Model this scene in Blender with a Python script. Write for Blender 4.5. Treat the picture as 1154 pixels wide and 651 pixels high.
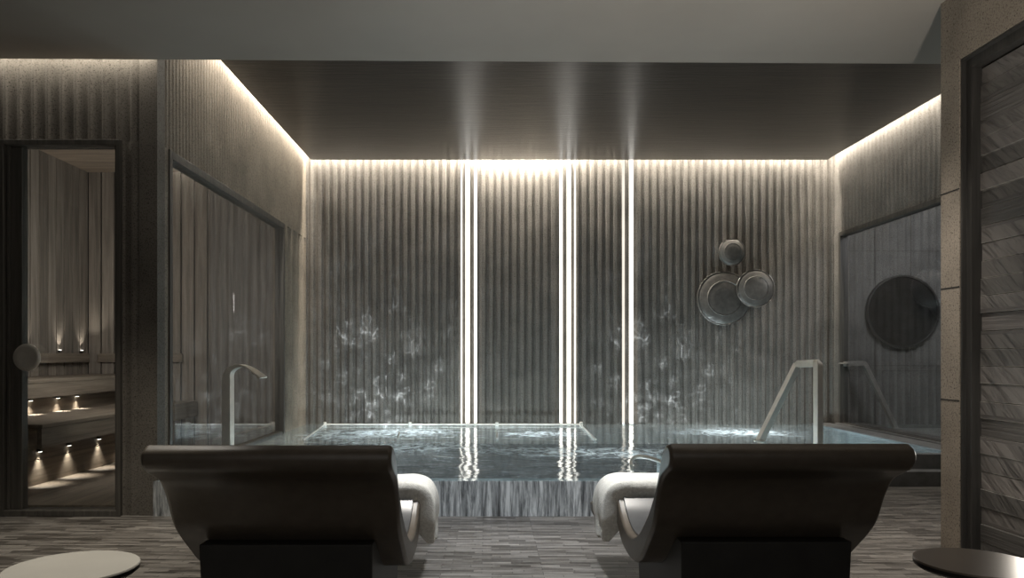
import bpy, bmesh, math, random
from mathutils import Vector, Matrix
random.seed(7)
C = bpy.context.scene
for o in list(bpy.data.objects): bpy.data.objects.remove(o)
PI = math.pi
# ------------------------------------------------------------ camera
F = 850.0; EYE = 1.1; VX, VY = 550.0, 401.0
cam = bpy.data.cameras.new('camera'); cam.sensor_width = 36; cam.lens = 36*F/1154
cam.shift_x = (577-VX)/1154; cam.shift_y = (VY-325.5)/1154; cam.clip_start = .05
co = bpy.data.objects.new('camera', cam); C.collection.objects.link(co)
co.location = (0, 0, EYE); co.rotation_euler = (PI/2, 0, 0); C.camera = co
C.view_settings.view_transform = 'Standard'; C.view_settings.look = 'None'
C.view_settings.gamma = 1; C.view_settings.use_curve_mapping = False
C.view_settings.exposure = 0.95
w = bpy.data.worlds.new('world'); C.world = w; w.use_nodes = True
w.node_tree.nodes['Background'].inputs[0].default_value = (.55, .62, .7, 1)
w.node_tree.nodes['Background'].inputs[1].default_value = .02

# ------------------------------------------------------------ key dimensions
XL, XR, YB, YF = -2.28, 4.33, 9.44, 5.2        # pool room walls, back wall, sauna front wall / pool front
ZC, ZF, ZW = 3.523, 3.12, .244                 # pool ceiling, foreground ceiling, water level
XN = 2.60                                      # foreground right wall plane
WARM = (1, .925, .80); COOL = (.72, .86, 1)

def light(kind, name, loc, energy, color=WARM, target=None, **kw):
    l = bpy.data.lights.new(name, kind); l.energy = energy; l.color = color
    for k, v in kw.items(): setattr(l, k, v)
    o = bpy.data.objects.new(name, l); C.collection.objects.link(o); o.location = loc
    if target is not None:
        o.rotation_euler = (Vector(target)-Vector(loc)).to_track_quat('-Z', 'Y').to_euler()
    return o
def strip(name, loc, length, axis, energy, target, width=.03, color=WARM, spread=PI):
    l = bpy.data.lights.new(name, 'AREA'); l.shape = 'RECTANGLE'; l.energy = energy; l.color = color
    l.size = length; l.size_y = width; l.spread = spread
    o = bpy.data.objects.new(name, l); C.collection.objects.link(o); o.location = loc
    z = (Vector(loc)-Vector(target)).normalized()
    x = Vector((1, 0, 0)) if axis == 'x' else Vector((0, 1, 0))
    y = z.cross(x).normalized(); x = y.cross(z)
    o.rotation_euler = Matrix((x, y, z)).transposed().to_euler()
    return o
# cove strips above the ceiling edges, washing the walls
strip('cove_back', (1.0, 9.34, 3.72), 6.4, 'x', 74, (1.0, 9.42, 3.1))
strip('cove_left', (XL+.07, 7.4, 3.72), 4.1, 'y', 30, (XL+.01, 7.4, 3.1))
strip('cove_right', (XR-.07, 6.9, 3.64), 5.0, 'y', 20, (XR, 6.9, 3.1))
strip('cove_front_left', (-3.9, YF-.05, 3.2), 3.2, 'x', 6, (-3.9, YF, 2.6))
strip('cove_boost_middle', (.38, 9.345, 3.66), 1.42, 'x', 20, (.38, 9.44, 3.0))  # extra strip added to brighten the middle of the back wall
# recessed ceiling spots over the loungers, the left table and the floor
light('SPOT', 'spot_lounger_left', (-.5, 3.6, 3.08), 110, (1, .95, .88), (-.5, 2.95, .4), spot_size=.62, spot_blend=.9, shadow_soft_size=.08)
light('SPOT', 'spot_lounger_right', (.85, 3.6, 3.08), 110, (1, .95, .88), (.78, 2.95, .4), spot_size=.62, spot_blend=.9, shadow_soft_size=.08)
light('SPOT', 'spot_table_left', (-1.4, 3.3, 3.08), 150, (1, .95, .85), (-1.28, 2.35, .45), spot_size=.5, spot_blend=1, shadow_soft_size=.08)
light('SPOT', 'spot_floor', (.15, 3.4, 3.08), 170, (.88, .94, 1), (.15, 3.75, 0), spot_size=.9, spot_blend=1, shadow_soft_size=.1)
light('SPOT', 'spot_floor_left', (-2.2, 3.9, 3.08), 110, WARM, (-2.3, 4.2, 0), spot_size=1.1, spot_blend=1, shadow_soft_size=.1)
light('SPOT', 'spot_floor_right', (2.0, 4.0, 3.08), 110, (1, .93, .85), (2.1, 4.5, 0), spot_size=1.15, spot_blend=1, shadow_soft_size=.1)
light('SPOT', 'fill_overflow', (.2, 3.9, 3.08), 150, (.88, .94, 1), (.2, 5.2, .1), spot_size=.75, spot_blend=.8, shadow_soft_size=.05)  # extra spot added to brighten the overflow front
# uplight to the right of the frame washing the foreground ceiling; its shadow edge is cast by the pillar
light('SPOT', 'uplight', (1.75, 2.1, 1.0), 90, (1, .93, .85), (1.3, 3.4, 3.1), spot_size=2.2, spot_blend=1, shadow_soft_size=.05)
# light at the foot of the stone niche
light('POINT', 'niche_light', (2.43, 3.36, .74), 3.2, (1, .95, .86), shadow_soft_size=.05)
# soft light in the sauna and in the room behind the right window
light('AREA', 'sauna_glow', (-2.9, 6.2, 1.9), 13, (1, .97, .93), (-3.9, 8.0, 1.0), size=.8)
light('AREA', 'side_room_glow', (5.2, 7.6, 3.0), 17, (.95, .95, 1), (5.4, 9.4, .9), size=.8)
# weak warm fill added behind the camera, no lamp known there
light('AREA', 'camera_fill', (0, -1.5, 2.2), 9, (1, .97, .93), (0, 6, 1.2), size=3)

# ------------------------------------------------------------ materials
def M(name, col=(.2, .2, .2), rough=.6, metal=0, spec=.5):
    m = bpy.data.materials.new(name); m.use_nodes = True
    b = m.node_tree.nodes['Principled BSDF']
    b.inputs['Base Color'].default_value = (*col, 1); b.inputs['Roughness'].default_value = rough
    b.inputs['Metallic'].default_value = metal; b.inputs['Specular IOR Level'].default_value = spec
    return m
class N:
    def __init__(s, m): s.t = m.node_tree; s.b = s.t.nodes.get('Principled BSDF')
    def n(s, k, **kw):
        x = s.t.nodes.new(k)
        for a, v in kw.items(): setattr(x, a, v)
        return x
    def l(s, a, b): s.t.links.new(a, b)
    def coords(s, scale=(1, 1, 1), rot=(0, 0, 0)):
        g = s.n('ShaderNodeNewGeometry'); m = s.n('ShaderNodeMapping')
        m.inputs['Scale'].default_value = scale; m.inputs['Rotation'].default_value = rot
        s.l(g.outputs['Position'], m.inputs['Vector']); return m.outputs[0]
    def noise(s, vec, scale, detail=4, rough=.55, dist=0):
        x = s.n('ShaderNodeTexNoise'); x.inputs['Scale'].default_value = scale; x.inputs['Detail'].default_value = detail
        x.inputs['Roughness'].default_value = rough; x.inputs['Distortion'].default_value = dist
        s.l(vec, x.inputs['Vector']); return x.outputs['Fac']
    def ramp(s, fac, stops):
        r = s.n('ShaderNodeValToRGB'); e = r.color_ramp.elements
        while len(e) < len(stops): e.new(.5)
        for el, (p, c) in zip(e, stops):
            el.position = p; el.color = (*c, 1) if len(c) == 3 else c
        s.l(fac, r.inputs[0]); return r.outputs[0]
    def mix(s, fac, a, b, mode='MIX'):
        x = s.n('ShaderNodeMix', data_type='RGBA', blend_type=mode)
        if isinstance(fac, (int, float)): x.inputs[0].default_value = fac
        else: s.l(fac, x.inputs[0])
        for i, v in ((6, a), (7, b)):
            if isinstance(v, tuple): x.inputs[i].default_value = (*v, 1)
            else: s.l(v, x.inputs[i])
        return x.outputs[2]
    def bump(s, h, strength, dist=.01):
        x = s.n('ShaderNodeBump'); x.inputs['Strength'].default_value = strength; x.inputs['Distance'].default_value = dist
        s.l(h, x.inputs['Height']); s.l(x.outputs[0], s.b.inputs['Normal']); return x.outputs[0]
    def math(s, op, a, b=0.0):
        x = s.n('ShaderNodeMath', operation=op)
        for i, v in enumerate((a, b)):
            if isinstance(v, (int, float)): x.inputs[i].default_value = v
            else: s.l(v, x.inputs[i])
        return x.outputs[0]
def g3(v, w=1.0): return (v*1.06*w, v, v*.9/w)

def granite(name, base, rough=.75, streak=.0):
    m = M(name, rough=rough, spec=.3); n = N(m)
    v = n.coords()
    big = n.ramp(n.noise(v, 3, 5), [(.3, tuple(c*.8 for c in base)), (.7, tuple(c*1.2 for c in base))])
    fine = n.ramp(n.noise(v, 95, 3, .8), [(.36, (.45, .43, .4)), (.50, (1, 1, 1)), (.6, (1, 1, 1)), (.7, (1.0, 1.0, 1.0))])
    vo = n.n('ShaderNodeTexVoronoi'); vo.inputs['Scale'].default_value = 45; n.l(v, vo.inputs['Vector'])
    sp = n.ramp(vo.outputs['Distance'], [(.10, (.25, .23, .2)), (.2, (1, 1, 1))])
    c = n.mix(1, n.mix(1, big, fine, 'MULTIPLY'), sp, 'MULTIPLY')
    n.l(c, n.b.inputs['Base Color']); n.bump(n.noise(v, 120, 3), .25, .004)
    return m
def wood(name, base, along='z', rough=.55, sc=1):
    m = M(name, rough=rough, spec=.35); n = N(m)
    s = {'z': (14, 14, .7), 'y': (14, .7, 14), 'x': (.7, 14, 14)}[along]
    v = n.coords(s)
    a = n.ramp(n.noise(v, 2*sc, 6, .6, .4), [(.25, tuple(c*.55 for c in base)), (.5, base), (.75, tuple(c*1.5 for c in base))])
    n.l(a, n.b.inputs['Base Color']); n.bump(n.noise(v, 6, 4), .3, .004)
    return m
def emit(name, col, strength):
    m = bpy.data.materials.new(name); m.use_nodes = True; t = m.node_tree; t.nodes.clear()
    e = t.nodes.new('ShaderNodeEmission'); o = t.nodes.new('ShaderNodeOutputMaterial')
    e.inputs[0].default_value = (*col, 1); e.inputs[1].default_value = strength
    # slight unevenness along the tube
    g = t.nodes.new('ShaderNodeNewGeometry'); nn = t.nodes.new('ShaderNodeTexNoise'); nn.inputs['Scale'].default_value = 3
    mr = t.nodes.new('ShaderNodeMapRange'); mr.inputs['To Min'].default_value = strength*.85; mr.inputs['To Max'].default_value = strength*1.15
    t.links.new(g.outputs['Position'], nn.inputs['Vector']); t.links.new(nn.outputs['Fac'], mr.inputs['Value']); t.links.new(mr.outputs[0], e.inputs[1])
    t.links.new(e.outputs[0], o.inputs[0]); return m
def glass(name, tint=(.86, .88, .88), ior=1.5, gcol=(1, 1, 1)):
    m = bpy.data.materials.new(name); m.use_nodes = True; t = m.node_tree; t.nodes.clear()
    o = t.nodes.new('ShaderNodeOutputMaterial'); mx = t.nodes.new('ShaderNodeMixShader')
    tr = t.nodes.new('ShaderNodeBsdfTransparent'); tr.inputs[0].default_value = (*tint, 1)
    gl = t.nodes.new('ShaderNodeBsdfGlossy'); gl.inputs['Roughness'].default_value = .015; gl.inputs[0].default_value = (*gcol, 1)
    # a little tint variation so the pane is not perfectly clean
    g = t.nodes.new('ShaderNodeNewGeometry'); nn = t.nodes.new('ShaderNodeTexNoise'); nn.inputs['Scale'].default_value = 4
    r = t.nodes.new('ShaderNodeMapRange'); r.inputs['To Min'].default_value = .01; r.inputs['To Max'].default_value = .03
    t.links.new(g.outputs['Position'], nn.inputs['Vector']); t.links.new(nn.outputs['Fac'], r.inputs['Value']); t.links.new(r.outputs[0], gl.inputs['Roughness'])
    f = t.nodes.new('ShaderNodeFresnel'); io = t.nodes.new('ShaderNodeMapRange')
    io.inputs['To Min'].default_value = ior; io.inputs['To Max'].default_value = 1/ior     # same reflectance on entering and leaving the sheet
    t.links.new(g.outputs['Backfacing'], io.inputs['Value']); t.links.new(io.outputs[0], f.inputs[0])
    t.links.new(f.outputs[0], mx.inputs[0]); t.links.new(tr.outputs[0], mx.inputs[1]); t.links.new(gl.outputs[0], mx.inputs[2])
    t.links.new(mx.outputs[0], o.inputs[0]); return m

m_flute = granite('fluted_stone', (.22, .203, .183))
m_granite = granite('speckled_granite', (.27, .23, .185))
m_front = granite('sauna_front_stone', (.16, .145, .125))
m_wood = wood('sauna_wood', (.23, .20, .17), 'z')
def board_variation(m, w, off):
    n = N(m); g = n.n('ShaderNodeNewGeometry'); sp = n.n('ShaderNodeSeparateXYZ'); n.l(g.outputs['Position'], sp.inputs[0])
    ix = n.math('FLOOR', n.math('DIVIDE', n.math('SUBTRACT', sp.outputs['X'], off[0]), w)); iy = n.math('FLOOR', n.math('DIVIDE', n.math('SUBTRACT', sp.outputs['Y'], off[1]), w))
    wn = n.n('ShaderNodeTexWhiteNoise', noise_dimensions='1D'); n.l(n.math('ADD', ix, n.math('MULTIPLY', iy, 1.37)), wn.inputs['W'])
    src = n.b.inputs['Base Color'].links[0].from_socket
    n.l(n.mix(1, src, n.ramp(wn.outputs['Value'], [(0, (.6, .58, .56)), (1, (1.0, .97, .93))]), 'MULTIPLY'), n.b.inputs['Base Color'])
board_variation(m_wood, .15, (-4.51, 5.33))
m_bench = wood('bench_wood', (.18, .145, .11), 'y')
m_darkgap = M('dark_backing', (.012, .011, .01), .9)
m_frame = wood('dark_frame', (.085, .078, .068), 'z', .5)
m_fdark = wood('niche_frame', (.035, .033, .03), 'z', .45)
m_glass = glass('pane_glass', (.93, .93, .92), 1.36); m_glass2 = glass('door_glass', (.92, .93, .93), 1.4)
m_led = emit('led_white', (1, .95, .86), 1.6); m_led2 = emit('led_soft', (1, .92, .8), .55)
def plain(name, base, rough, metal=0, spec=.5, nsc=8, amt=.15, bump=0):
    m = M(name, rough=rough, metal=metal, spec=spec); n = N(m); v = n.coords()
    n.l(n.ramp(n.noise(v, nsc, 4), [(.3, tuple(c*(1-amt) for c in base)), (.7, tuple(c*(1+amt) for c in base))]), n.b.inputs['Base Color'])
    if bump: n.bump(n.noise(v, nsc*12, 3), bump, .003)
    return m
m_ceilf = plain('ceiling_plaster', (.33, .30, .262), .5, spec=.4, nsc=1.5, amt=.05)
m_chrome = plain('brushed_steel', (.78, .74, .67), .36, .55, nsc=30, amt=.05)
m_white = plain('white_enamel', (.85, .84, .8), .25)
m_bronze = plain('dark_bronze', (.13, .115, .1), .33, .85, nsc=6, amt=.3)
m_rail_reflection = plain('rail_reflection', (.28, .265, .24), .45, .4)
m_shell = plain('lounger_shell', (.105, .086, .066), .36, spec=.45, nsc=25, amt=.12, bump=.1)
m_seat = plain('lounger_lining', (.075, .075, .075), .28, spec=.5, nsc=20, amt=.1)
m_plinth = plain('lounger_plinth', (.035, .033, .030), .5, spec=.3, nsc=10)
m_tablel = plain('table_cream', (.58, .55, .49), .22, .2, nsc=3, amt=.05)
m_tabler = plain('table_bronze', (.24, .20, .165), .3, .5, nsc=3, amt=.08)
m_tside = plain('table_edge', (.03, .028, .026), .4)
m_disc = plain('disc_metal', (.20, .19, .175), .42, .5, nsc=18, amt=.2)
m_rim = plain('rim_metal', (.42, .40, .37), .3, .9)
m_tile = plain('pool_tile', (.24, .29, .305), .6, nsc=3, amt=.6)
m_coping = plain('coping_stone', (.22, .22, .22), .35, nsc=10, amt=.2)
m_mirror = plain('dark_mirror', (.06, .063, .066), .16, .9, nsc=7, amt=.8)
# towel
m_towel = M('towel', rough=.95, spec=.1); n = N(m_towel); v = n.coords()
n.l(n.ramp(n.noise(v, 90, 3), [(.3, (.68, .66, .60)), (.7, (.88, .86, .80))]), n.b.inputs['Base Color']); n.bump(n.noise(v, 260, 3), .8, .006)
# floor: long thin stone slivers
m_floor = M('floor_stone', rough=.3, spec=.5); n = N(m_floor); v = n.coords()
sh = n.n('ShaderNodeVectorMath', operation='ADD'); n.l(v, sh.inputs[0]); sh.inputs[1].default_value = (20, 20, 0)
br = n.n('ShaderNodeTexBrick'); n.l(sh.outputs[0], br.inputs['Vector']); br.offset = .37; br.offset_frequency = 3; br.squash = .6; br.squash_frequency = 2
for k, vv in (('Scale', 1), ('Brick Width', .26), ('Row Height', .03), ('Mortar Size', .002), ('Mortar Smooth', .3), ('Bias', 0)): br.inputs[k].default_value = vv
br.inputs['Color1'].default_value = (.09, .080, .070, 1); br.inputs['Color2'].default_value = (.36, .335, .305, 1); br.inputs['Mortar'].default_value = (.05, .046, .04, 1)
vs = n.coords((2.2, 26, 1)); st = n.ramp(n.noise(vs, 1.6, 6, .65), [(.36, (.35, .33, .30)), (.56, (1, 1, 1)), (.75, (1.0, 1.0, 1.0))])
n.l(n.mix(1, br.outputs['Color'], st, 'MULTIPLY'), n.b.inputs['Base Color'])
rr = n.n('ShaderNodeMapRange'); rr.inputs['To Min'].default_value = .18; rr.inputs['To Max'].default_value = .5
n.l(n.noise(vs, 2, 4), rr.inputs['Value']); n.l(rr.outputs[0], n.b.inputs['Roughness'])
n.bump(n.noise(vs, 2.4, 5), .5, .006)
# pool ceiling: dark glossy wood/stone, grain across the room
m_pceil = M('pool_ceiling', rough=.3, spec=.3); n = N(m_pceil); v = n.coords((.8, 9, 1))
n.l(n.ramp(n.noise(v, 1.6, 6, .6, .6), [(.3, (.010, .009, .008)), (.7, (.034, .028, .023))]), n.b.inputs['Base Color'])
vf = n.coords((1.2, 3.2, 1)); glint_mask = n.ramp(n.noise(vf, 9, 5, .75, 2.5), [(.66, (0, 0, 0)), (.76, (1, 1, 1))])  # pale flecks painted in for glints of water light
bc = n.b.inputs['Base Color'].links[0].from_socket; n.l(n.mix(glint_mask, bc, (.20, .19, .17)), n.b.inputs['Base Color'])
n.bump(n.noise(v, 3.0, 6, .7), .6, .006)
# ledger stone of the niche: rows of planks with slanting grain
m_ledger = M('ledger_stone', rough=.5, spec=.4); n = N(m_ledger)
g = n.n('ShaderNodeNewGeometry'); sx = n.n('ShaderNodeSeparateXYZ'); n.l(g.outputs['Position'], sx.inputs[0])
cx = n.n('ShaderNodeCombineXYZ'); n.l(sx.outputs['Y'], cx.inputs[0]); n.l(sx.outputs['Z'], cx.inputs[1])
br = n.n('ShaderNodeTexBrick'); n.l(cx.outputs[0], br.inputs['Vector']); br.offset = .5
for k, vv in (('Scale', 1), ('Brick Width', 9.), ('Row Height', .095), ('Mortar Size', .004), ('Mortar Smooth', .2), ('Bias', 0)): br.inputs[k].default_value = vv
br.inputs['Color1'].default_value = (.10, .094, .086, 1); br.inputs['Color2'].default_value = (.22, .20, .185, 1); br.inputs['Mortar'].default_value = (.34, .32, .29, 1)
mp = n.n('ShaderNodeMapping'); mr_ = n.n('ShaderNodeMapping'); mr_.inputs['Rotation'].default_value = (0, 0, -.7); n.l(cx.outputs[0], mr_.inputs['Vector']); mp.inputs['Scale'].default_value = (3.5, 26, 1); n.l(mr_.outputs[0], mp.inputs['Vector'])
mp2 = n.n('ShaderNodeMapping'); mp2.inputs['Scale'].default_value = (2, 60, 1); n.l(cx.outputs[0], mp2.inputs['Vector'])
d1 = n.noise(mp.outputs[0], 1, 6, .6, .8); d2 = n.noise(mp2.outputs[0], 1, 5, .6)
row = n.math('GREATER_THAN', n.math('SINE', n.math('MULTIPLY', sx.outputs['Z'], 11.0)), .72)
dd = n.mix(row, n.ramp(d1, [(.3, (.4, .4, .4)), (.55, (1, 1, 1)), (.7, (1.0, 1.0, 1.0))]), n.ramp(d2, [(.3, (.4, .4, .4)), (.7, (.9, .9, .9))]))
n.l(n.mix(1, br.outputs['Color'], dd, 'MULTIPLY'), n.b.inputs['Base Color']); n.bump(dd, .6, .012)
# pool front: wet marble with vertical runs of water
m_fall = M('overflow_marble', rough=.22, spec=.7); n = N(m_fall); v = n.coords((16, 1, 1.6))
a = n.noise(v, 1.5, 7, .7, .5); v2 = n.coords((30, 1, 2.2)); b = n.noise(v2, 1.3, 5, .7)
c = n.ramp(a, [(.32, (.06, .062, .065)), (.46, (.35, .37, .38)), (.6, (.8, .83, .84))])
n.l(n.mix(.75, c, n.ramp(b, [(.38, (.2, .21, .22)), (.52, (1, 1, 1))]), 'MULTIPLY'), n.b.inputs['Base Color']); n.bump(b, .7, .02)
# water
def water():
    m = bpy.data.materials.new('water'); m.use_nodes = True; t = m.node_tree; t.nodes.clear(); n = N.__new__(N); n.t = t; n.b = None
    o = n.n('ShaderNodeOutputMaterial'); mx = n.n('ShaderNodeMixShader'); tr = n.n('ShaderNodeBsdfTransparent'); gl = n.n('ShaderNodeBsdfGlossy')
    tr.inputs[0].default_value = (.78, .87, .89, 1); gl.inputs['Roughness'].default_value = .03; gl.inputs[0].default_value = (.92, .95, .95, 1)
    v = n.coords((1, 1.5, 1)); h1 = n.noise(v, 2.8, 1.5, .4, .5); h2 = n.noise(v, 17, 4, .6)
    h = n.math('ADD', h1, n.math('MULTIPLY', h2, .07))
    bp = n.n('ShaderNodeBump'); bp.inputs['Strength'].default_value = .6; bp.inputs['Distance'].default_value = .022; n.l(h, bp.inputs['Height'])
    n.l(bp.outputs[0], gl.inputs['Normal'])
    f = n.n('ShaderNodeFresnel'); gb = n.n('ShaderNodeNewGeometry'); io = n.n('ShaderNodeMapRange')
    io.inputs['To Min'].default_value = 1.33; io.inputs['To Max'].default_value = 1/1.33; n.l(gb.outputs['Backfacing'], io.inputs['Value']); n.l(io.outputs[0], f.inputs[0]); n.l(bp.outputs[0], f.inputs['Normal'])
    n.l(f.outputs[0], mx.inputs[0]); n.l(tr.outputs[0], mx.inputs[1]); n.l(gl.outputs[0], mx.inputs[2])
    # foam where the jets break the surface
    df = n.n('ShaderNodeBsdfDiffuse'); df.inputs[0].default_value = (.75, .82, .84, 1)
    g = n.n('ShaderNodeNewGeometry'); tot = None
    for (px, py, rx, ry) in ((-.85, 8.4, .8, .75), (.55, 8.3, .6, .6), (2.8, 8.45, 1.0, .8), (-.9, 7.1, 1.4, .7), (.9, 6.7, 1.2, .6), (-1.6, 8.2, .7, .9)):
        mp = n.n('ShaderNodeMapping'); mp.inputs['Location'].default_value = (-px/rx, -py/ry, 0); mp.inputs['Scale'].default_value = (1/rx, 1/ry, 0)
        n.l(g.outputs['Position'], mp.inputs['Vector']); ln = n.n('ShaderNodeVectorMath', operation='LENGTH'); n.l(mp.outputs[0], ln.inputs[0])
        q = n.math('MAXIMUM', n.math('SUBTRACT', 1.0, ln.outputs['Value']), 0.0)
        tot = q if tot is None else n.math('ADD', tot, q)
    nz = n.noise(n.coords((1, .8, 1)), 9, 8, .75, 1.2)
    n2 = n.ramp(n.noise(n.coords((1, .7, 1)), 5, 9, .72, 2.0), [(.40, (.05, .05, .05)), (.60, (1, 1, 1))])
    fm0 = n.ramp(n.math('MULTIPLY', n.math('MINIMUM', n.math('MULTIPLY', tot, 1.5), 1.0), n.math('MULTIPLY', nz, n2)), [(.06, (0, 0, 0)), (.50, (.95, .95, .95))])
    fm1 = n.ramp(n.noise(n.coords((1, 1.6, 1)), 7, 9, .75, 1.5), [(.44, (.04, .04, .04)), (.68, (.38, .38, .38))])
    fm = n.math('MAXIMUM', fm0, fm1)
    tl = n.n('ShaderNodeBsdfTranslucent'); tl.inputs[0].default_value = (.8, .88, .9, 1); m3 = n.n('ShaderNodeMixShader'); m3.inputs[0].default_value = .5
    n.l(df.outputs[0], m3.inputs[1]); n.l(tl.outputs[0], m3.inputs[2])
    mx2 = n.n('ShaderNodeMixShader'); n.l(fm, mx2.inputs[0]); n.l(mx.outputs[0], mx2.inputs[1]); n.l(m3.outputs[0], mx2.inputs[2])
    n.l(mx2.outputs[0], o.inputs[0]); return m
m_water = water()

# ------------------------------------------------------------ mesh helpers
def box(bm, x0, x1, y0, y1, z0, z1):
    vs = [bm.verts.new(p) for p in ((x0, y0, z0), (x1, y0, z0), (x1, y1, z0), (x0, y1, z0), (x0, y0, z1), (x1, y0, z1), (x1, y1, z1), (x0, y1, z1))]
    for f in ((0, 3, 2, 1), (4, 5, 6, 7), (0, 1, 5, 4), (1, 2, 6, 5), (2, 3, 7, 6), (3, 0, 4, 7)): bm.faces.new([vs[i] for i in f])
def obj(name, bm, mat, parent=None, smooth=False, bevel=0, seg=2, angle=.6):
    bmesh.ops.recalc_face_normals(bm, faces=bm.faces)
    me = bpy.data.meshes.new(name); bm.to_mesh(me); bm.free(); me.materials.append(mat)
    if smooth:
        for p in me.polygons: p.use_smooth = True
    o = bpy.data.objects.new(name, me); C.collection.objects.link(o)
    if parent: o.parent = parent; o.matrix_parent_inverse = Matrix()
    if bevel:
        b = o.modifiers.new('bevel', 'BEVEL'); b.width = bevel; b.segments = seg; b.limit_method = 'ANGLE'; b.angle_limit = angle
        for p in me.polygons: p.use_smooth = True
        b.harden_normals = True
    return o
def boxes(name, lst, mat, parent=None, **k):
    bm = bmesh.new()
    for b in lst: box(bm, *b)
    return obj(name, bm, mat, parent, **k)
def struct(o): o['kind'] = 'structure'; return o
def tag(o, label, cat, group=None):
    o['label'] = label; o['category'] = cat
    if group: o['group'] = group
    return o
def empty(name, loc, label=None, cat=None, group=None):
    o = bpy.data.objects.new(name, None); o.empty_display_size = .1; C.collection.objects.link(o); o.location = loc
    if label: tag(o, label, cat, group)
    return o
def extrude_profile(pts, axis, a, b):
    """closed 2-D polygon extruded along an axis; pts are (u,v) in the two other axes"""
    bm = bmesh.new()
    def P(u, v, t): return (t, u, v) if axis == 'x' else ((u, t, v) if axis == 'y' else (u, v, t))
    A = [bm.verts.new(P(u, v, a)) for u, v in pts]; B = [bm.verts.new(P(u, v, b)) for u, v in pts]
    n = len(pts)
    for i in range(n): bm.faces.new((A[i], A[(i+1) % n], B[(i+1) % n], B[i]))
    bm.faces.new(A); bm.faces.new(B[::-1]); return bm
def lathe(bm, prof, center, axis='z', seg=48):
    """prof: list of (radius, height along axis)"""
    c = Vector(center); rings = []
    for r, h in prof:
        ring = []
        for i in range(seg if r > 1e-6 else 1):
            a = 2*PI*i/seg; u, v = r*math.cos(a), r*math.sin(a)
            p = {'z': (u, v, h), 'y': (u, h, v), 'x': (h, u, v)}[axis]
            ring.append(bm.verts.new(c+Vector(p)))
        rings.append(ring)
    for A, B in zip(rings, rings[1:]):
        for i in range(seg):
            j = (i+1) % seg
            if len(A) == 1 and len(B) == 1: continue
            if len(A) == 1: bm.faces.new((A[0], B[j], B[i]))
            elif len(B) == 1: bm.faces.new((A[i], A[j], B[0]))
            else: bm.faces.new((A[i], A[j], B[j], B[i]))
def catmull(p, sub=6):
    out = []
    for i in range(len(p)-1):
        a = Vector(p[max(i-1, 0)]); b = Vector(p[i]); c = Vector(p[i+1]); d = Vector(p[min(i+2, len(p)-1)])
        for k in range(sub):
            t = k/sub
            out.append(tuple(.5*((2*b)+(c-a)*t+(2*a-5*b+4*c-d)*t*t+(3*b-a-3*c+d)*t**3)))
    out.append(tuple(p[-1])); return out
def sweep(bm, path, prof, closed_prof=True, up=Vector((0, 0, 1))):
    """sweep a 2-D cross-section (side, up) along a 3-D path"""
    P = [Vector(p) for p in path]; rings = []
    for i, p in enumerate(P):
        t = (P[min(i+1, len(P)-1)]-P[max(i-1, 0)]).normalized()
        s = t.cross(up)
        s = s.normalized() if s.length > 1e-3 else Vector((0, 1, 0))
        u = s.cross(t).normalized()
        pr = prof(i/(len(P)-1)) if callable(prof) else prof
        rings.append([bm.verts.new(p+s*a+u*b) for a, b in pr])
    n = len(rings[0])
    for A, B in zip(rings, rings[1:]):
        for i in range(n): bm.faces.new((A[i], A[(i+1) % n], B[(i+1) % n], B[i]))
    bm.faces.new(rings[0]); bm.faces.new(rings[-1][::-1])
def circ(r, n=12): return [(r*math.cos(2*PI*i/n), r*math.sin(2*PI*i/n)) for i in range(n)]
def rect(a, b): return [(-a, -b), (a, -b), (a, b), (-a, b)]

PITCH = .0975; D = .03
def flute_pts(u0, u1, anchor, pitch=PITCH, depth=D, land=.012, n=8):
    """(u, recess) samples of concave flutes, with flat ridges centred on anchor + k*pitch"""
    k0 = math.floor((u0-anchor)/pitch)-1; out = []
    k = k0
    while anchor+k*pitch < u1+pitch:
        c = anchor+k*pitch
        out.append((c-land/2, 0)); out.append((c+land/2, 0))
        w = pitch-land
        for i in range(1, n):
            t = i/n; out.append((c+land/2+w*t, depth*math.sin(PI*t)**.8))
        k += 1
    res = [(u, r) for u, r in out if u0 < u < u1]
    return [(u0, 0)]+res+[(u1, 0)]
def fluted(bm, u0, u1, z0, z1, anchor, place, thick=.12, **k):
    """place(u, recess, z) -> xyz"""
    pts = flute_pts(u0, u1, anchor, **k)
    A = [bm.verts.new(place(u, r, z0)) for u, r in pts]; B = [bm.verts.new(place(u, r, z1)) for u, r in pts]
    for i in range(len(pts)-1): bm.faces.new((A[i], A[i+1], B[i+1], B[i]))
    a0 = bm.verts.new(place(u0, thick, z0)); a1 = bm.verts.new(place(u1, thick, z0)); b0 = bm.verts.new(place(u0, thick, z1)); b1 = bm.verts.new(place(u1, thick, z1))
    bm.faces.new((a0, a1, b1, b0)); bm.faces.new([a0]+A+[a1]); bm.faces.new([b0]+B+[b1])
    bm.faces.new((a0, A[0], B[0], b0)); bm.faces.new((a1, A[-1], B[-1], b1))
def X(px, s): return (px-VX)/s
def Z(py, s): return EYE-(py-VY)/s

# ------------------------------------------------------------ structure
SB = F/YB
A0 = X(641.0, SB)
bm = bmesh.new(); fluted(bm, XL-.12, XR+.0, .0, 4.0, A0, lambda u, r, z: (u, YB+r, z), land=.036, depth=.034); struct(obj('wall_back', bm, m_flute))
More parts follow.
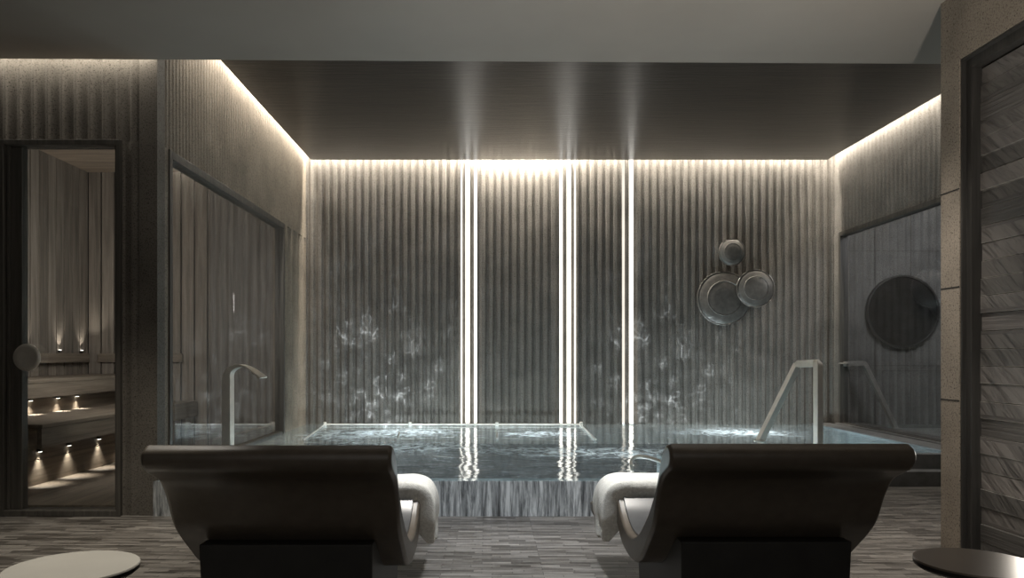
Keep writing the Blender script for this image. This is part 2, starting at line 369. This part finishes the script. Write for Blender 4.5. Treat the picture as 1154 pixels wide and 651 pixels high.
# left wall: solid above the window, at its far end and near post
WZ = 2.575; LY0, LY1 = 5.38, 8.42
bm = bmesh.new()
pl = lambda u, r, z: (XL-r, u, z)
fluted(bm, YF+.12, YB+.0, WZ, 4.0, 5.3, pl, pitch=.06, depth=.006, land=.02)
fluted(bm, LY1, YB, .0, WZ, 5.3, pl, pitch=.25, depth=.03, land=.06)
box(bm, XL-.12, XL, YF+.12, LY0, 0, WZ)
box(bm, XL-.12, XL, LY0, LY1, -.9, ZW-.01)
struct(obj('wall_left', bm, m_granite))
# right wall above and around the window
RY0, RY1, RZ = 5.4, 9.30, 2.62
bm = bmesh.new()
pr = lambda u, r, z: (XR+r, u, z)
fluted(bm, 4.25, YB, RZ, 4.0, 5.3, pr, pitch=.085, depth=.010, land=.02)
box(bm, XR, XR+.12, RY1, YB, 0, RZ); box(bm, XR, XR+.12, 4.25, RY0, 0, RZ); box(bm, XR, XR+.12, RY0, RY1, 0, .25)
struct(obj('wall_right', bm, m_flute))
# sauna front wall with door opening
DX0, DX1, DZ = X(1, 163.6), X(137.5, 163.6), 2.585
bm = bmesh.new(); pf = lambda u, r, z: (u, YF+r, z)
af = X(148.5, 163.6)
fluted(bm, -5.6, XL-.12, DZ, 3.9, af, pf, thick=.12, depth=.022)
fluted(bm, -5.6, DX0, 0, DZ, af, pf, thick=.12, depth=.022)
fluted(bm, DX1, XL-.12, 0, DZ, af, pf, thick=.12, pitch=.19, depth=.015)
box(bm, XL-.125, XL, YF-.001, YF+.12, 0, 3.9)
struct(obj('wall_front_left', bm, m_front))
# pillar wall on the right with its niche frame
bm = bmesh.new()
box(bm, XN, XN+.6, 4.16, 4.33, 0, ZF+.1); box(bm, XN, XN+.6, .3, 4.16, 2.735, ZF+.1)
box(bm, XN+.3, XN+.6, .3, 4.16, 0, 2.735)
box(bm, XN, XN+.6, -2.2, .3, 0, ZF+.1)
box(bm, XN+.6, XR, 4.2, 4.33, 0, 4.0)
struct(obj('wall_right_near', bm, m_granite))
boxes('trim_1', [(XN-.002, XN+.001, 4.16, 4.331, z, z+.006) for z in (.85, 1.48, 2.02)], m_darkgap); struct(bpy.data.objects['trim_1'])
niche = struct(boxes('trim_2', [(XN+.03, XN+.09, 4.10, 4.158, 0, 2.733), (XN+.03, XN+.09, .3, 4.10, 2.67, 2.733),
        (XN+.005, XN+.03, 4.145, 4.158, 0, 2.733), (XN+.005, XN+.03, .3, 4.145, 2.72, 2.733)], m_fdark))
bm = bmesh.new(); z = .0; i = 0
while z < 2.66:
    h = .095; box(bm, XN+.075+random.uniform(0, .012), XN+.12, .3, 4.10, z+.002, min(z+h-.002, 2.668)); z += h
struct(obj('wall_right_niche', bm, m_ledger))
# floors
PX1 = 1.55; PY2 = 6.64                                        # protruding part of the pool ends here
bm = bmesh.new()
box(bm, -5.6, 2.59+3, -2.2, YF-.02, -.1, 0); box(bm, PX1+.06, XR+.12, YF-.02, 6.35, -.1, 0)
box(bm, -5.6, XL-.0, YF-.02, YF+.12, -.1, 0)
struct(obj('floor', bm, m_floor))
# steps on the right
struct(boxes('trim_3', [(PX1+.06, XR, 6.43, 6.58, -.1, .118)], m_coping, bevel=.008)); struct(boxes('trim_4', [(PX1+.06, XR, 6.58, 6.66, -.1, .245)], m_coping, bevel=.006))
# foreground ceiling (its far edge runs slightly askew)
e0, e1 = 5.095, 5.235
bm = bmesh.new()
pts = [(-5.6, -2.2), (XR, -2.2), (XR, e1), (-5.6, e0)]
A = [bm.verts.new((x, y, ZF)) for x, y in pts]; B = [bm.verts.new((x, y, ZF+.05)) for x, y in pts]
bm.faces.new(A); bm.faces.new(B[::-1])
for i in range(4): bm.faces.new((A[i], A[(i+1) % 4], B[(i+1) % 4], B[i]))
struct(obj('ceiling', bm, m_ceilf))
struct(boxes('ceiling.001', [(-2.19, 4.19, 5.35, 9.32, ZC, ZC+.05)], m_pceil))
struct(boxes('ceiling.002', [(-5.7, XR+2.4, -2.3, YB+.12, 4.0, 4.1)], m_front))
struct(boxes('wall_behind', [(-5.7, XR+.1, -2.35, -2.2, -.1, 4.0)], m_front)); struct(boxes('wall_far_left', [(-5.72, -5.6, -2.3, YF+.12, -.1, 4.0)], m_front))

# sauna room
SX, SY, SZ, SF = -4.51, 8.5, 3.17, .05
def boards(u0, u1, w, gap, fn):
    out = []; u = u0
    while u < u1-.01:
        out.append(fn(u+gap/2, min(u+w-gap/2, u1))); u += w
    return out
struct(boxes('wall_sauna_side', boards(5.33, SY, .15, .02, lambda a, b: (SX-.03, SX, a, b, SF, SZ)), m_wood))
struct(boxes('wall_sauna_back', boards(SX, -3.14, .15, .02, lambda a, b: (a, b, SY, SY+.03, SF, SZ)), m_wood))
bm = bmesh.new(); fluted(bm, -3.135, XL-.13, SF, SZ, -3.135, lambda u, r, z: (u, SY+r, z), thick=.03, pitch=.12, depth=.006, land=.06)
struct(obj('wall_sauna_panel', bm, wood('sauna_panel', (.15, .135, .12), 'z')))
struct(boxes('trim_5', [(SX-.06, SX-.03, 5.32, SY+.06, 0, SZ), (SX-.06, XL-.12, SY+.031, SY+.06, 0, SZ)], m_darkgap))
struct(boxes('ceiling.003', boards(5.33, SY, .45, .008, lambda a, b: (SX-.03, XL-.12, a, b, SZ, SZ+.03)), wood('sauna_ceiling', (.26, .20, .15), 'x')))
struct(boxes('floor.001', [(SX-.03, XL-.12, YF+.12, SY, -.1, SF)], m_bench))
GB = 'sauna bench tiers'
def bench(label, x0, x1, zt, face_h, zr, xr, y0=5.5, y1=8.44):
    t = empty('sauna_bench', (x1, y0, zr), label, 'bench')
    def P(*b): return (b[0]-x1, b[1]-x1, b[2]-y0, b[3]-y0, b[4]-zr, b[5]-zr)
    boxes('seat', [P(x0, x1, y0, y1, zt-.03, zt)], m_bench, t, bevel=.004)
    boxes('fascia', [P(x1-.04, x1-.005, y0, y1, zt-face_h, zt-.03)], m_bench, t)
    boxes('riser', [P(xr-.03, xr, y0, y1, zr, zr+.20), P(xr-.03, xr, y0, y1, zr+.206, zt-.035)], m_bench, t)
    return t
bench('upper wooden sauna bench along the wall, its seat level with the round door handle', SX+.005, -3.80, .90, .155, .601, -3.92)
bench('lower wooden sauna bench with wide seat, in front of the upper bench', -3.949, -3.25, .60, .17, SF, -3.68)
t = boxes('backrest_rail', [(SX+.04, SX+.075, 5.6, 8.4, 1.03, 1.13), (SX, SX+.04, 5.7, 5.76, 1.05, 1.11), (SX, SX+.04, 8.2, 8.26, 1.05, 1.11)], m_bench, bevel=.004)
tag(t, 'horizontal wooden backrest rail on the sauna wall above the upper bench', 'backrest')
t = boxes('backrest_rail', [(-4.38, -3.43, SY-.04, SY-.005, 1.03, 1.13)], wood('rail_wood', (.18, .145, .11), 'x'), bevel=.004)
tag(t, 'short wooden backrest rail on the back wall of the sauna, seen through the side window', 'backrest')
def puck(x, y, z, up, label, group, e):
    t = empty('sauna_light', (x, y, z), label, 'light', group)
    bm = bmesh.new(); box(bm, -.004, .03, -.018, .018, -.012, .012); obj('housing', bm, m_bronze, t)
    bm = bmesh.new(); box(bm, .006, .026, -.012, .012, .0125 if up else -.0145, .0145 if up else -.0125); obj('lens', bm, emit('lens_glow', (1, .95, .85), 6), t)
    l = light('SPOT', 'spot', (.03, 0, .02 if up else -.02), e, (1, .94, .84), spot_size=1.5, spot_blend=1, shadow_soft_size=.012)
    l.rotation_euler = ((PI, 0, 0) if up else (0, 0, 0)); l.rotation_euler[1] = (-.15 if up else .12)*-1
    l.parent = t
names = ['nearest', 'second', 'third', 'farthest', 'fifth', 'sixth']
for i, y in enumerate((6.17, 6.60, 7.11, 7.55, 8.0)):
    puck(-3.68, y, .33, False, 'small glowing downlight under the lower sauna bench, %s' % ('first from the left', 'second from the left', 'third from the left', 'fourth from the left', 'fifth and last')[i], 'lights under the lower bench', 6)
for i, y in enumerate((6.44, 6.85, 7.17)):
    puck(-3.92, y, .73, False, 'small glowing downlight under the upper sauna bench, %s' % ('leftmost of the three', 'middle of the three', 'rightmost of the three')[i], 'lights under the upper bench', 4)
for i, y in enumerate((7.35, 7.92, 8.35)):
    puck(SX, y, 1.15, True, 'small uplight on the sauna wall above the backrest rail, %s' % ('left one above the door handle', 'middle one', 'one at the room corner')[i], 'wall uplights in the sauna', 4)

# glazed door
d = struct(empty('door_1', (DX0, YF, 0)))
w = DX1-DX0; fy = -.03
boxes('door_frame', [(0, .03, fy, .1, 0, DZ), (w-.03, w, fy, .1, 0, DZ), (.03, w-.03, fy, .1, DZ-.035, DZ), (.03, w-.03, fy, .1, 0, .04),
                     (.035, .055, .0, .06, .04, DZ-.035), (w-.052, w-.035, .0, .06, .04, DZ-.035)], m_frame, d, bevel=.003)
boxes('door_jamb', [(.055, .13, .02, .09, .04, DZ-.04)], m_frame, d, bevel=.003)
boxes('pane', [(.13, w-.052, .03, .04, .04, DZ-.04)], m_glass2, d)
bm = bmesh.new(); lathe(bm, [(0, .0), (.02, .0), (.02, -.03), (.085, -.03), (.095, -.042), (.092, -.050), (.06, -.044), (0, -.04)], (.185, .03, 1.09), 'y'); 
obj('door_handle', bm, m_chrome, d, smooth=True)
# left window
wl = struct(empty('window_1', (XL, LY0, ZW)))
H = WZ-ZW; L = LY1-LY0
boxes('window_frame', [(-.09, .012, 0, .05, 0, H), (-.09, .012, L-.045, L, 0, H), (-.09, .012, .05, L-.045, H-.06, H), (-.07, .0, .05, L-.045, -.02, .025)], m_frame, wl, bevel=.003)
boxes('pane', [(-.045, -.035, .05, 1.5, .025, H-.06), (-.045, -.035, 1.508, L-.045, .025, H-.06)], m_glass, wl)
# right window and the room behind it
wr = struct(empty('window_2', (XR, RY0, .25)))
H = RZ-.25; L = RY1-RY0
boxes('window_frame', [(-.012, .09, 0, .05, 0, H), (-.012, .09, L-.05, L, 0, H), (-.012, .09, .05, L-.05, H-.05, H), (-.0, .09, .05, L-.05, 0, .035)], m_frame, wr, bevel=.003)
boxes('window_sill', [(-.05, -.013, 0.0, L, .0, .03)], m_coping, wr, bevel=.004)
boxes('pane', [(.035, .045, .05, L-.05, .035, H-.05)], glass('pane_glass_right', (.85, .86, .86), 1.55), wr)
m_side = granite('side_room_stone', (.17, .165, .155))
bm = bmesh.new(); fluted(bm, XR+.12, 6.4, .2, 4.0, A0, lambda u, r, z: (u, YB+r, z), depth=.012, land=.03); struct(obj('wall_side_room', bm, m_side))
struct(boxes('trim_6', [(XR+.12, 6.4, YB-.03, YB, .20, .24)]+[(x, x+.008, YB-.004, YB+.001, .24, 4.0) for x in (X(986, SB), X(1026, SB))]+[(XR+.12, 6.4, YB-.004, YB+.001, z, z+.006) for z in (Z(412, SB), Z(418, SB), Z(283, SB))], m_frame))
struct(boxes('wall_side_room_right', [(6.4, 6.5, 4.33, YB+.1, 0, 4.0)], m_side)); struct(boxes('wall_side_room_near', [(XR+.12, 6.4, 4.23, 4.33, 0, 4.0)], m_side))
struct(boxes('floor.002', [(XR+.12, 6.4, 4.33, YB, .1, .2)], m_floor))
bm = bmesh.new(); cxm, czm = X(1026, 92), Z(350, 92)
t = empty('round_mirror', (cxm, YB-.03, czm), 'large round dark mirror with thin black rim behind the right window', 'mirror')
lathe(bm, [(0, .02), (.435, .02), (.435, .0), (0, .0)], (0, 0, 0), 'y', 64); obj('mirror_glass', bm, m_mirror, t, smooth=False)
bm = bmesh.new(); lathe(bm, [(.435, .03), (.435, -.02), (.455, -.02), (.455, .03), (.435, .03)], (0, 0, 0), 'y', 64); obj('rim', bm, m_tside, t)

# ------------------------------------------------------------ pool
bm = bmesh.new()
box(bm, XL, XR, YF, YB+.0, -.95, -.85)
box(bm, XL, PX1, YF, YF+.12, -.85, ZW-.006)
box(bm, PX1-.06, PX1+.06, YF+.12, PY2+.02, -.85, ZW-.006)
box(bm, PX1+.06, XR-.27, PY2+.021, PY2+.09, -.85, ZW-.01)
box(bm, 4.06, XR, PY2+.021, YB-.0, -.85, ZW+.006)
struct(obj('pool_basin', bm, m_tile))
struct(boxes('trim_7', [(4.05, XR-.05, PY2+.02, YB, ZW+.006, ZW+.02)], m_coping, bevel=.004))
struct(boxes('trim_8', [(XL-.02, PX1+.06, YF-.02, YF, 0.0, ZW-.004)], m_fall))
bm = bmesh.new()
def grid(x0, x1, y0, y1, z):
    vs = [bm.verts.new(p) for p in ((x0, y0, z), (x1, y0, z), (x1, y1, z), (x0, y1, z))]; bm.faces.new(vs)
grid(XL, PX1+.05, YF-.022, PY2, ZW); grid(XL, 4.055, PY2, YB+.03, ZW)
bmesh.ops.remove_doubles(bm, verts=bm.verts, dist=.001)
o = obj('pool_water', bm, m_water); tag(o, 'rippled teal pool water with foam patches filling the pool to its overflow edge', 'water'); o['kind'] = 'stuff'
for i, (x, y) in enumerate(((-.85, 8.6), (.55, 8.5), (2.9, 8.6), (-.6, 6.6), (1.1, 6.7))):
    light('POINT', 'pool_lamp', (x, y-.15, -.28), (20, 14, 22, 7, 7)[i], (.9, .97, 1), shadow_soft_size=.08)
# caustic look from added spots with patterned beams, on back wall and ceiling
def caustic(loc, target, e, size):
    o = light('SPOT', 'shimmer_gobo', loc, e, (.78, .9, 1), target, spot_size=size, spot_blend=.9, shadow_soft_size=0.0)
    l = o.data; l.use_nodes = True; t = l.node_tree; em = t.nodes['Emission']
    tc = t.nodes.new('ShaderNodeTexCoord'); ns = t.nodes.new('ShaderNodeTexNoise'); ns.inputs['Scale'].default_value = 12
    ad = t.nodes.new('ShaderNodeVectorMath'); ad.operation = 'ADD'; sc = t.nodes.new('ShaderNodeVectorMath'); sc.operation = 'SCALE'; sc.inputs['Scale'].default_value = .035
    t.links.new(tc.outputs['Normal'], ns.inputs['Vector']); t.links.new(ns.outputs['Color'], sc.inputs[0]); t.links.new(tc.outputs['Normal'], ad.inputs[0]); t.links.new(sc.outputs[0], ad.inputs[1])
    vo = t.nodes.new('ShaderNodeTexVoronoi'); vo.feature = 'DISTANCE_TO_EDGE'; vo.inputs['Scale'].default_value = 13
    r = t.nodes.new('ShaderNodeValToRGB'); r.color_ramp.elements[0].color = (1, 1, 1, 1); r.color_ramp.elements[1].color = (.16, .16, .16, 1); r.color_ramp.elements[1].position = .04
    n2 = t.nodes.new('ShaderNodeTexNoise'); n2.inputs['Scale'].default_value = 9; r2 = t.nodes.new('ShaderNodeValToRGB'); r2.color_ramp.elements[0].position = .52; r2.color_ramp.elements[1].position = .72
    r2.color_ramp.elements[0].color = (.12, .12, .12, 1)
    t.links.new(tc.outputs['Normal'], n2.inputs['Vector']); t.links.new(n2.outputs['Fac'], r2.inputs[0])
    mu = t.nodes.new('ShaderNodeMath'); mu.operation = 'MULTIPLY'; t.links.new(r.outputs[0], mu.inputs[0]); t.links.new(r2.outputs[0], mu.inputs[1])
    t.links.new(ad.outputs[0], vo.inputs['Vector']); t.links.new(vo.outputs['Distance'], r.inputs[0]); t.links.new(mu.outputs[0], em.inputs['Strength'])
caustic((-1.3, 8.1, .3), (-1.3, 9.44, .85), 200, 1.9)
caustic((2.1, 8.1, .3), (2.1, 9.44, .8), 170, 1.9)
caustic((.9, 7.0, .3), (.9, 7.3, 3.5), 60, 1.1)

# LED strips on the ridges of the back wall
GL = 'upright light strips on the back wall'
spec = [(520.2, .016, 0, 'hair-thin upright light strip on the back wall, leftmost of all'),
        (527.0, .05, 0, 'wide bright upright light strip on the back wall, second from the left'),
        (535.8, .034, 0, 'narrower upright light strip on the back wall, right of the leftmost wide one'),
        (632.3, .036, 0, 'upright light strip on the back wall, left one of the middle trio'),
        (641.0, .048, 0, 'wide upright light strip on the back wall, centre of the middle trio'),
        (648.0, .018, 0, 'thin upright light strip on the back wall, right one of the middle trio'),
        (702.5, .030, 1, 'dimmer upright light strip on the back wall, left of the rightmost pair'),
        (711.3, .050, 0, 'wide bright upright light strip on the back wall, rightmost of all')]
for px, wd, dim, lab in spec:
    t = empty('light_strip', (X(px, SB), YB, ZW), lab, 'light', GL)
    h = 3.7-ZW
    prof = [(-wd/2, .004), (-wd/2, -.008), (-wd*.35, -.016), (0, -.020), (wd*.35, -.016), (wd/2, -.008), (wd/2, .004)]
    obj('diffuser', extrude_profile(prof, 'z', 0.02, h), m_led2 if dim else m_led, t)
    boxes('end_cap', [(-wd/2, wd/2, -.018, .004, -.0, .02)], m_chrome, t)

# wall dishes
def dish(px, py, r_px, yoff, label):
    s = F/(YB-yoff); r = r_px/s
    t = empty('wall_dish', (X(px, s), YB-yoff, Z(py, s)), label, 'wall ornament', None)
    prof = [(0, -.055), (r*.18, -.050), (r*.34, -.052), (r*.52, -.048), (r*.60, -.040), (r*.80, -.028), (r*.93, -.012), (r*.97, 0), (r*.97, .012), (0, .012)]
    prof = [(a, b*(.6+r)) for a, b in prof]
    bm = bmesh.new(); lathe(bm, prof, (0, 0, 0), 'y', 64); obj('plate', bm, m_disc, t, smooth=True)
    bm = bmesh.new(); q = .6+r; lathe(bm, [(r*.60, -.038*q), (r*.615, -.047*q), (r*.64, -.047*q), (r*.655, -.034*q)], (0, 0, 0), 'y', 64); obj('ring', bm, m_disc, t, smooth=True)
    bm = bmesh.new(); lathe(bm, [(r*.968, -.008), (r, -.012), (r*1.005, .004), (r*.985, .016), (r*.968, .012), (r*.968, -.008)], (0, 0, 0), 'y', 64); obj('rim', bm, m_rim, t, smooth=True)
    bm = bmesh.new(); lathe(bm, [(0, .012), (.03, .012), (.03, yoff+.03), (0, yoff+.03)], (0, 0, 0), 'y', 20); obj('bracket', bm, m_bronze, t)
dish(825, 284, 15.3, .08, 'smallest round metal dish on the fluted wall, above the two larger dishes')
dish(816, 336, 30.5, .07, 'largest round metal dish on the fluted wall, behind the medium dish')
dish(851.5, 325, 21.5, .16, 'medium round metal dish on the fluted wall, overlapping the largest dish')

# jet rail: white tube at the water line
t = empty('pool_rail', (0, 9.25, ZW), 'thin white rail lying at the water line along the back of the pool', 'rail')
bm = bmesh.new(); sweep(bm, [(-1.86, -1.6, .012), (-2.0, 0, .016), (1.13, 0, .016), (1.09, -1.62, .012)], circ(.011, 8)); obj('tube', bm, m_white, t)
for px in (366, 462, 560, 655):
    bm = bmesh.new(); x = X(px, 92); lathe(bm, [(0, -.02), (.02, -.02), (.024, .02), (.02, .045), (0, .05)], (x, 0, 0), 'z', 12); obj('post', bm, m_white, t)
for px in (452, 560):
    bm = bmesh.new(); sweep(bm, [(X(px, 100), -.9, .008), (X(px-2 if px < 500 else px, 108), -1.5, .008)], circ(.012, 8)); obj('divider', bm, m_white, t)
bm = bmesh.new(); sweep(bm, catmull([(1.13, 5.92, ZW-.05), (1.14, 5.98, ZW+.03), (1.2, 5.9, ZW+.07), (1.32, 5.7, ZW+.05), (1.42, 5.6, ZW-.05)]), circ(.014, 8))
tag(obj('grab_bar', bm, m_chrome, smooth=True), 'small curved metal bar rising from the water beside the right lounger', 'grab bar')

# waterfall spout on the left
bm = bmesh.new(); s = 141.; y0 = F/s
pth = [(X(257, s), ZW-.1), (X(257, s), .6), (X(257, s), .88), (X(258.5, s), .965), (X(264, s), 1.005), (X(272, s), 1.022), (X(280, s), 1.01), (X(288, s), .975), (X(297, s), .925)]
pth = [(x, y0-.0*i, z) for i, (x, z) in enumerate(pth)]
pp = catmull(pth, 5)
def pf_(t):
    w_ = .036+(.045*max(0, t-.62)/.38); return rect(w_, .010)
# flat blade: wide side towards the viewer on the post, twisting to the lip
P = [Vector(p) for p in pp]; rings = []
for i, p in enumerate(P):
    f = i/(len(P)-1); tn = (P[min(i+1, len(P)-1)]-P[max(i-1, 0)]).normalized()
    side = Vector((0, 1, 0)); nrm = side.cross(tn).normalized()
    ww = .05+.05*max(0, f-.6)/.4; th = .034-.028*min(1, max(0, f-.25)/.45)
    rings.append([bm.verts.new(p+side*a*ww+nrm*b*th) for a, b in ((-1, -1), (1, -1), (1, 1), (-1, 1))])
for A, B in zip(rings, rings[1:]):
    for i in range(4): bm.faces.new((A[i], A[(i+1) % 4], B[(i+1) % 4], B[i]))
bm.faces.new(rings[0]); bm.faces.new(rings[-1][::-1])
t = empty('pool_spout', (X(257, s), y0, ZW), 'curved steel waterfall spout rising from the pool before the left window', 'water spout')
o = obj('blade', bm, m_chrome, t, bevel=.004); o.location = -t.location
bm = bmesh.new(); lathe(bm, [(0, -.01), (.075, -.01), (.075, .012), (.05, .02), (0, .02)], (0, 0, 0), 'z', 24); obj('base_flange', bm, m_chrome, t, smooth=False)

# bent handrails
def handrail(pts, wd, label, mat=None):
    t = empty('pool_handrail', pts[0], label, 'handrail')
    o3 = Vector(pts[0]); P = [Vector(p)-o3 for p in pts]
    # round the corners
    Q = [P[0]]
    for i in range(1, len(P)-1):
        a = (P[i-1]-P[i]).normalized(); b = (P[i+1]-P[i]).normalized(); r = .035
        for k in range(5):
            q = k/4; Q.append(P[i]+a*r*(1-q)**2+b*r*q**2)
    Q.append(P[-1])
    bm = bmesh.new(); rings = []
    for i, p in enumerate(Q):
        tn = (Q[min(i+1, len(Q)-1)]-Q[max(i-1, 0)]).normalized()
        side = Vector((.35, -1, 0)).normalized()
        side = (side-tn*side.dot(tn)).normalized(); nrm = side.cross(tn).normalized()
        rings.append([bm.verts.new(p+side*a*wd[1]+nrm*b*wd[0]) for a, b in ((-1, -1), (1, -1), (1, 1), (-1, 1))])
    for A, B in zip(rings, rings[1:]):
        for i in range(4): bm.faces.new((A[i], A[(i+1) % 4], B[(i+1) % 4], B[i]))
    bm.faces.new(rings[0]); bm.faces.new(rings[-1][::-1]); obj('rail', bm, mat or m_chrome, t, bevel=.005)
    for q in (0, -1):
        bm = bmesh.new(); c = P[q]; lathe(bm, [(0, -.0), (.06, -.0), (.06, .012), (.045, .018), (0, .018)], tuple(c+Vector((0, 0, .06 if len(label) < 0 else .0))), 'z', 20); obj('foot', bm, mat or m_chrome, t)
s1, s2 = 121., 113.
handrail([(X(922, s1), F/s1, ZW-.01), (X(922, s1), F/s1, Z(409, s1)), (X(899, s2), F/s2, Z(410, s2)), (X(856, s2-2), F/(s2-2), ZW-.01)], (.032, .03),
         'bent flat steel handrail entering the pool in front of the right wall')
s3 = 92.3  # rail modelled behind the pane in place of the handrail's reflection
handrail([(X(1010, s3), F/s3, .205), (X(974, s3), F/s3, Z(409, s3)), (X(951, s3), F/s3, Z(410, s3))], (.03, .02), 'faint bent steel handrail behind the right window, left of the round mirror', m_rail_reflection)  # added rail standing in for the handrail's reflection, no second handrail there

# ------------------------------------------------------------ loungers
def lounger(xc, yo, mir, label, tlabel):
    W = .373
    t = empty('heated_lounger', (xc, 2.25+yo, 0), label, 'lounger')
    def R(p): return (p[0]-2.25, p[1])
    inner = catmull([(2.305, .825), (2.36, .78), (2.41, .705), (2.48, .625), (2.57, .55), (2.70, .465), (2.84, .412), (2.98, .408), (3.10, .445), (3.20, .505), (3.29, .54), (3.40, .53), (3.55, .45), (3.72, .37), (3.90, .33), (4.02, .325)], 5)
    outer = catmull([(4.03, .27), (3.85, .262), (3.65, .30), (3.48, .385), (3.36, .445), (3.27, .44), (3.17, .375), (3.04, .325), (2.84, .318), (2.70, .36), (2.58, .445), (2.50, .51), (2.456, .56), (2.41, .645), (2.36, .705), (2.30, .735), (2.255, .755), (2.232, .785), (2.238, .815), (2.268, .832)], 5)
    poly = [R(p) for p in inner+outer]
    bm = extrude_profile(poly, 'x', -W, W); obj('shell', bm, m_shell, t, bevel=.014, seg=3, angle=1.0)
    # lining: thin skin over the inner curve, inset from the sides
    pin = [Vector(p) for p in inner[3:-2]]; top = []
    for i, p in enumerate(pin):
        tn = (pin[min(i+1, len(pin)-1)]-pin[max(i-1, 0)]).normalized(); nn = Vector((-tn.y, tn.x))
        top.append(p+nn*.008)
    poly = [R(p) for p in top]+[R(p-Vector((0, .004))) for p in pin[::-1]]
    bm = extrude_profile(poly, 'x', -W+.028, W-.028); obj('lining', bm, m_seat, t, bevel=.003, seg=1, angle=1.0)
    # plinth, slightly narrower than the shell and tapering
    bm = bmesh.new(); q = []
    for z, x0, x1, y0, y1 in ((0, .26, .275, .235, .92), (.30, .275, .28, .215, .95), (.487, .282, .285, .20, .33)):
        q.append((z, x1, y0, y1))
    A = None
    zz = [(0.0, .27, .235, .93), (.332, .28, .215, .96)]
    for z, x, y0, y1 in zz:
        B = [bm.verts.new(p) for p in ((-x, y0, z), (x, y0, z), (x, y1, z), (-x, y1, z))]
        if A:
            for i in range(4): bm.faces.new((A[i], A[(i+1) % 4], B[(i+1) % 4], B[i]))
        else: bm.faces.new(B)
        A = B
    # sloped top following the shell up at the head end
    Hh = [bm.verts.new(p) for p in ((-.283, .205, .486), (.283, .205, .486), (.283, .27, .486), (-.283, .27, .486))]
    M2 = [bm.verts.new(p) for p in ((-.28, .50, .338), (.28, .50, .338))]
    bm.faces.new((A[0], A[1], Hh[1], Hh[0])); bm.faces.new(Hh); bm.faces.new((Hh[3], Hh[2], M2[1], M2[0])); bm.faces.new((M2[0], M2[1], A[2], A[3]))
    bm.faces.new((A[1], A[2], M2[1], Hh[2], Hh[1])); bm.faces.new((A[0], A[3], M2[0], Hh[3], Hh[0]))
    obj('plinth', bm, m_plinth, t, bevel=.005)
    # towel folded over the knee bend and hanging over the inner side
    y0, y1 = 3.17+yo, 3.47+yo
    path = []; xs = mir*-W*.75
    top = .558
    side = W+.016
    seq = [(-.30, top), (-.1, top+.002), (.1, top), (.27, top-.001), (.34, top-.004), (side, top-.022), (side+.022, top-.07), (side+.026, top-.14), (side+.022, top-.20), (side+.024, top-.262)]
    cur = catmull(seq, 5); th = .02
    bm = bmesh.new(); rows = []; ny = 14
    for j in range(ny+1):
        v_ = j/ny; y = y0+(y1-y0)*v_; drop = -.004-.42*max(0, abs(y-yo-3.30)-.05)**1.5
        rw = []
        for sgn in (1, -1):
            line = cur if sgn > 0 else cur[::-1]
            for i, c in enumerate(line):
                k = i if sgn > 0 else len(cur)-1-i
                a = Vector(cur[max(k-1, 0)]); b = Vector(cur[min(k+1, len(cur)-1)]); tn = (b-a).normalized(); nn = Vector((-tn.y, tn.x))
                e = th*(1.0 if 0 < j < ny else .5)
                wob = .004*math.sin(9*v_+k*.35)+.003*math.sin(23*v_-k*.2)
                p = Vector(c)+nn*(sgn*e/2+(.0 if sgn < 0 else th/2)+wob*.6)
                hang = max(0, (k-25)/20)
                rw.append((p.x*1.0, y+hang*.015*math.sin(k*.3+4*v_), p.y+drop*(1-hang)+(.012*math.sin(7*v_) if k > 40 else 0)))
        rows.append([bm.verts.new((xc+mir*x, y_, z_)) for x, y_, z_ in rw])
    n_ = len(rows[0])
    for A, B in zip(rows, rows[1:]):
        for i in range(n_): bm.faces.new((A[i], A[(i+1) % n_], B[(i+1) % n_], B[i]))
    bm.faces.new(rows[0]); bm.faces.new(rows[-1][::-1])
    o = obj('towel', bm, m_towel, smooth=True); s_ = o.modifiers.new('s', 'SUBSURF'); s_.levels = 1; s_.render_levels = 1
    tag(o, tlabel, 'towel')
lounger(-.659, 0, 1, 'left dark curved heated lounger on a plinth, facing the pool', 'cream folded towel hanging over the right side of the left lounger')
lounger(.922, .04, -1, 'right dark curved heated lounger on a plinth, facing the pool', 'cream folded towel hanging over the left side of the right lounger')

# ------------------------------------------------------------ tables
def table(x, y, r, z, mt, label):
    t = empty('side_table', (x, y, 0), label, 'table')
    bm = bmesh.new(); lathe(bm, [(0, z-.006), (r-.004, z-.006), (r, z-.006), (r, z-.004), (r-.002, z), (0, z)], (0, 0, 0), 'z', 96); obj('tabletop', bm, mt, t)
    bm = bmesh.new(); lathe(bm, [(0, z-.026), (r-.012, z-.026), (r-.002, z-.018), (r-.001, z-.0065), (0, z-.0065)], (0, 0, 0), 'z', 96); obj('table_edge', bm, m_tside, t)
    bm = bmesh.new(); lathe(bm, [(0, z-.026), (.05, z-.026), (.032, z-.06), (.03, .04), (.04, .018), (r*.7, .014), (r*.7, 0), (0, 0)], (0, 0, 0), 'z', 48); obj('pedestal', bm, m_tside, t, bevel=.002)
table(-1.286, 2.334, .192, .45, m_tablel, 'round cream-topped side table left of the left lounger, cut by the frame')
table(1.547, 2.385, .18, .45, m_tabler, 'round dark bronze side table right of the right lounger, by the granite pillar')
